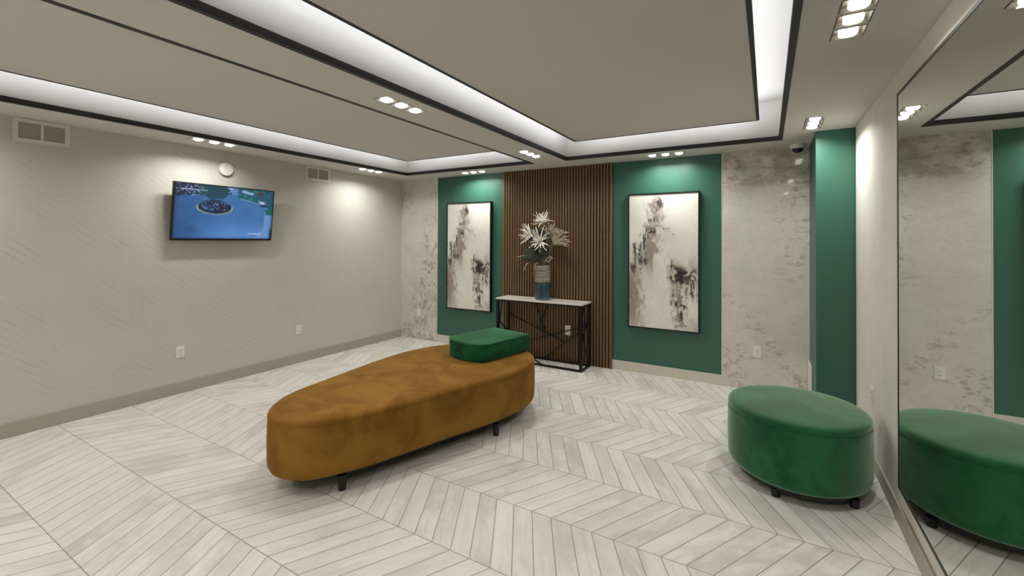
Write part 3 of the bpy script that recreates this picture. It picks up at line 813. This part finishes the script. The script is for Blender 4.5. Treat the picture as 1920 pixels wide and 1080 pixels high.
def stem_pts(c, n=7, sag=.03):
    a = NECK + Vector(((c.x - VX) * .12, (c.y - VY) * .12, -.16)); a.x = max(min(a.x, VX + .06), VX - .06)
    m = Vector((VX + (c.x - VX) * .35, VY + (c.y - VY) * .35, ZT + .46))
    return [a * (1 - t) ** 2 + m * (2 * t * (1 - t)) + c * t * t for t in [i / (n - 1) for i in range(n)]]
def bloom(u, v, y, d, R, n, label, mat, spread=1.25, seed=0):
    rs = random.Random(seed); x, z = pz(u, v); c = Vector((x, y, z)); d = Vector(d).normalized()
    t = thing('spider_bloom', label, 'flower', c, group='spiky white blooms in the vase')
    Q = d.to_track_quat('Z', 'Y').to_matrix()
    bm = BM()
    for i in range(n):
        ph = i * 2.39996 + rs.uniform(-.3, .3); th = spread * math.sqrt((i + .4) / n) * rs.uniform(.75, 1.15)
        L = R * rs.uniform(.55, 1.12); pts = []; rad = []
        cw = rs.uniform(.3, 1.3) * rs.choice((1, 1, -1)); tw = rs.uniform(-.5, .5); fat = rs.uniform(.8, 1.25)
        for k in range(9):
            s = k / 8; tt = th + cw * .6 * s * s; pp = ph + tw * s * s
            q = Q @ Vector((math.sin(tt) * math.cos(pp), math.sin(tt) * math.sin(pp), math.cos(tt)))
            pts.append((pts[-1] + q * (L / 8)) if pts else q * .006)
            rad.append(fat * (.0038 + .0052 * math.sin(min(1, s * 1.05 + .12) * math.pi * .82)) if k < 8 else .0025)
        tube(bm, pts, rad, 6, .5)
    new_mesh('petals', bm, mat, t, True)
    bm = BM(); bmesh.ops.create_icosphere(bm, subdivisions=2, radius=.016); new_mesh('flower_centre', bm, mat, t, True)
    bm = BM(); sp_ = [p - c for p in stem_pts(c)]; tube(bm, sp_, [.004] * len(sp_), 6); new_mesh('stem', bm, M_stem, t, True)
bloom(1019, 416, 5.10, (.0, -.55, 1), .150, 30, 'spiky white bloom at the very top of the bouquet', M_petal, 1.45, 1)
bloom(1000, 441, 5.08, (-1, -.5, .35), .185, 34, 'spiky white bloom leaning out over the vase away from the mirror', M_petal, 1.15, 2)
bloom(1020, 452, 5.02, (.05, -1, .15), .180, 30, 'brightest spiky white bloom, front and centre of the bouquet', M_petal, 1.5, 3)
bloom(1029, 438, 5.13, (.6, -.4, .9), .165, 28, 'darker cream bloom behind the front white bloom', M_petal2, 1.1, 4)
def fan(u, v, y, d, L, n, wd, spread, mat, name, label, cat, seed, rad=.006, grp=None):
    rs = random.Random(seed); x, z = pz(u, v); c = Vector((x, y, z)); d = Vector(d).normalized()
    t = thing(name, label, cat, c, group=grp); side = d.cross(Vector((0, 1, 0))).normalized()
    bm = BM()
    for i in range(n):
        a = (i / (n - 1) - .5) * 2 * spread + rs.uniform(-.06, .06); l = L * (1 - .22 * abs(a / spread)) * rs.uniform(.85, 1.08); pts = []; rd = []
        for k in range(6):
            s = k / 5; q = d * math.cos(a) + side * math.sin(a); q = q + Vector((0, -.25 + .3 * rs.random() * s, -.18 * s * s))
            pts.append(q * (l * s)); rd.append(rad * (.5 + 1.1 * math.sin(math.pi * min(.95, s * .8 + .15))) if k < 5 else .001)
        tube(bm, pts, rd, 5, .3, up=(0, 1, .2))
    new_mesh('leaflets', bm, mat, t, True)
    bm = BM(); sp_ = [p - c for p in stem_pts(c)]; tube(bm, sp_, [.0035] * len(sp_), 6); new_mesh('stem', bm, M_stem, t, True)
fan(1036, 458, 5.12, (.72, -.1, .55), .32, 19, .1, .60, M_fan, 'palm_fan', 'dried beige palm fan spreading to one side of the bouquet', 'leaf', 5, .009)
fan(1034, 452, 5.15, (.30, .0, .9), .24, 11, .1, .45, M_fan, 'palm_fan', 'upright dried beige palm fan behind the blooms', 'leaf', 6, .009)
G1 = 'leafy sprays in the bouquet'
fan(1008, 458, 5.16, (-.45, .0, 1), .29, 15, .1, .55, M_leaf2, 'leaf_spray', 'slate grey leaf spray high behind the outer bloom', 'leaf', 7, .017, G1)
fan(1014, 458, 5.17, (-.05, .0, 1), .27, 13, .1, .45, M_leaf2, 'leaf_spray', 'slate grey leaf spray right behind the top bloom stem', 'leaf', 8, .017, G1)
fan(1010, 478, 5.08, (-1, -.25, .42), .20, 22, .1, .95, M_leaf, 'leaf_spray', 'dark green leaf tuft low beside the outer bloom', 'leaf', 9, .013, G1)
fan(1013, 488, 5.06, (-.45, -.5, .75), .16, 22, .1, 1.1, M_leaf, 'leaf_spray', 'dark green leaf tuft just above the vase rim', 'leaf', 10, .014, G1)
fan(1020, 484, 5.07, (.25, -.3, .9), .19, 16, .1, .75, M_leaf, 'leaf_spray', 'dark green leaf tuft under the front white bloom', 'leaf', 11, .013, G1)
def strap(uv, ys, label, w=.007):
    P = [Vector((pz(u, v)[0], y, pz(u, v)[1])) for (u, v), y in zip(uv, ys)]
    n = 12; pts = []
    for i in range(n + 1):
        f = i / n * (len(P) - 1); k = min(int(f), len(P) - 2); s = f - k
        p0, p1, p2, p3 = P[max(k - 1, 0)], P[k], P[k + 1], P[min(k + 2, len(P) - 1)]
        pts.append(.5 * ((2 * p1) + (p2 - p0) * s + (2 * p0 - 5 * p1 + 4 * p2 - p3) * s * s + (3 * p1 - p0 - 3 * p2 + p3) * s ** 3))
    bm = BM(); tube(bm, pts, [w * (.45 + .75 * math.sin(math.pi * (i + .6) / (n + 1.2))) for i in range(n + 1)], 6, .35, up=(0, 1, 0))
    tag(new_mesh('strap_leaf', bm, M_strap, None, True), label, 'leaf', 'pale strap leaves hanging from the vase')
strap([(1012, 497), (1006, 486), (994, 479), (976, 482)], [5.1, 5.07, 5.03, 5.0], 'thin pale leaf reaching sideways, away from the mirror')
strap([(1011, 496), (1004, 489), (996, 494), (992, 507)], [5.1, 5.05, 5.0, 4.98], 'pale leaf drooping down beside the vase')
strap([(1022, 496), (1028, 484), (1037, 480), (1043, 483)], [5.1, 5.06, 5.03, 5.02], 'upper pale curled leaf on the mirror side of the vase')
strap([(1022, 497), (1027, 487), (1036, 489), (1043, 482)], [5.1, 5.05, 5.0, 4.98], 'lower pale looped leaf on the mirror side of the vase')
strap([(1016, 497), (1014, 491), (1012, 499), (1015, 508)], [5.09, 5.02, 4.985, 4.98], 'short pale leaf tip hanging in front of the vase rim', .006)
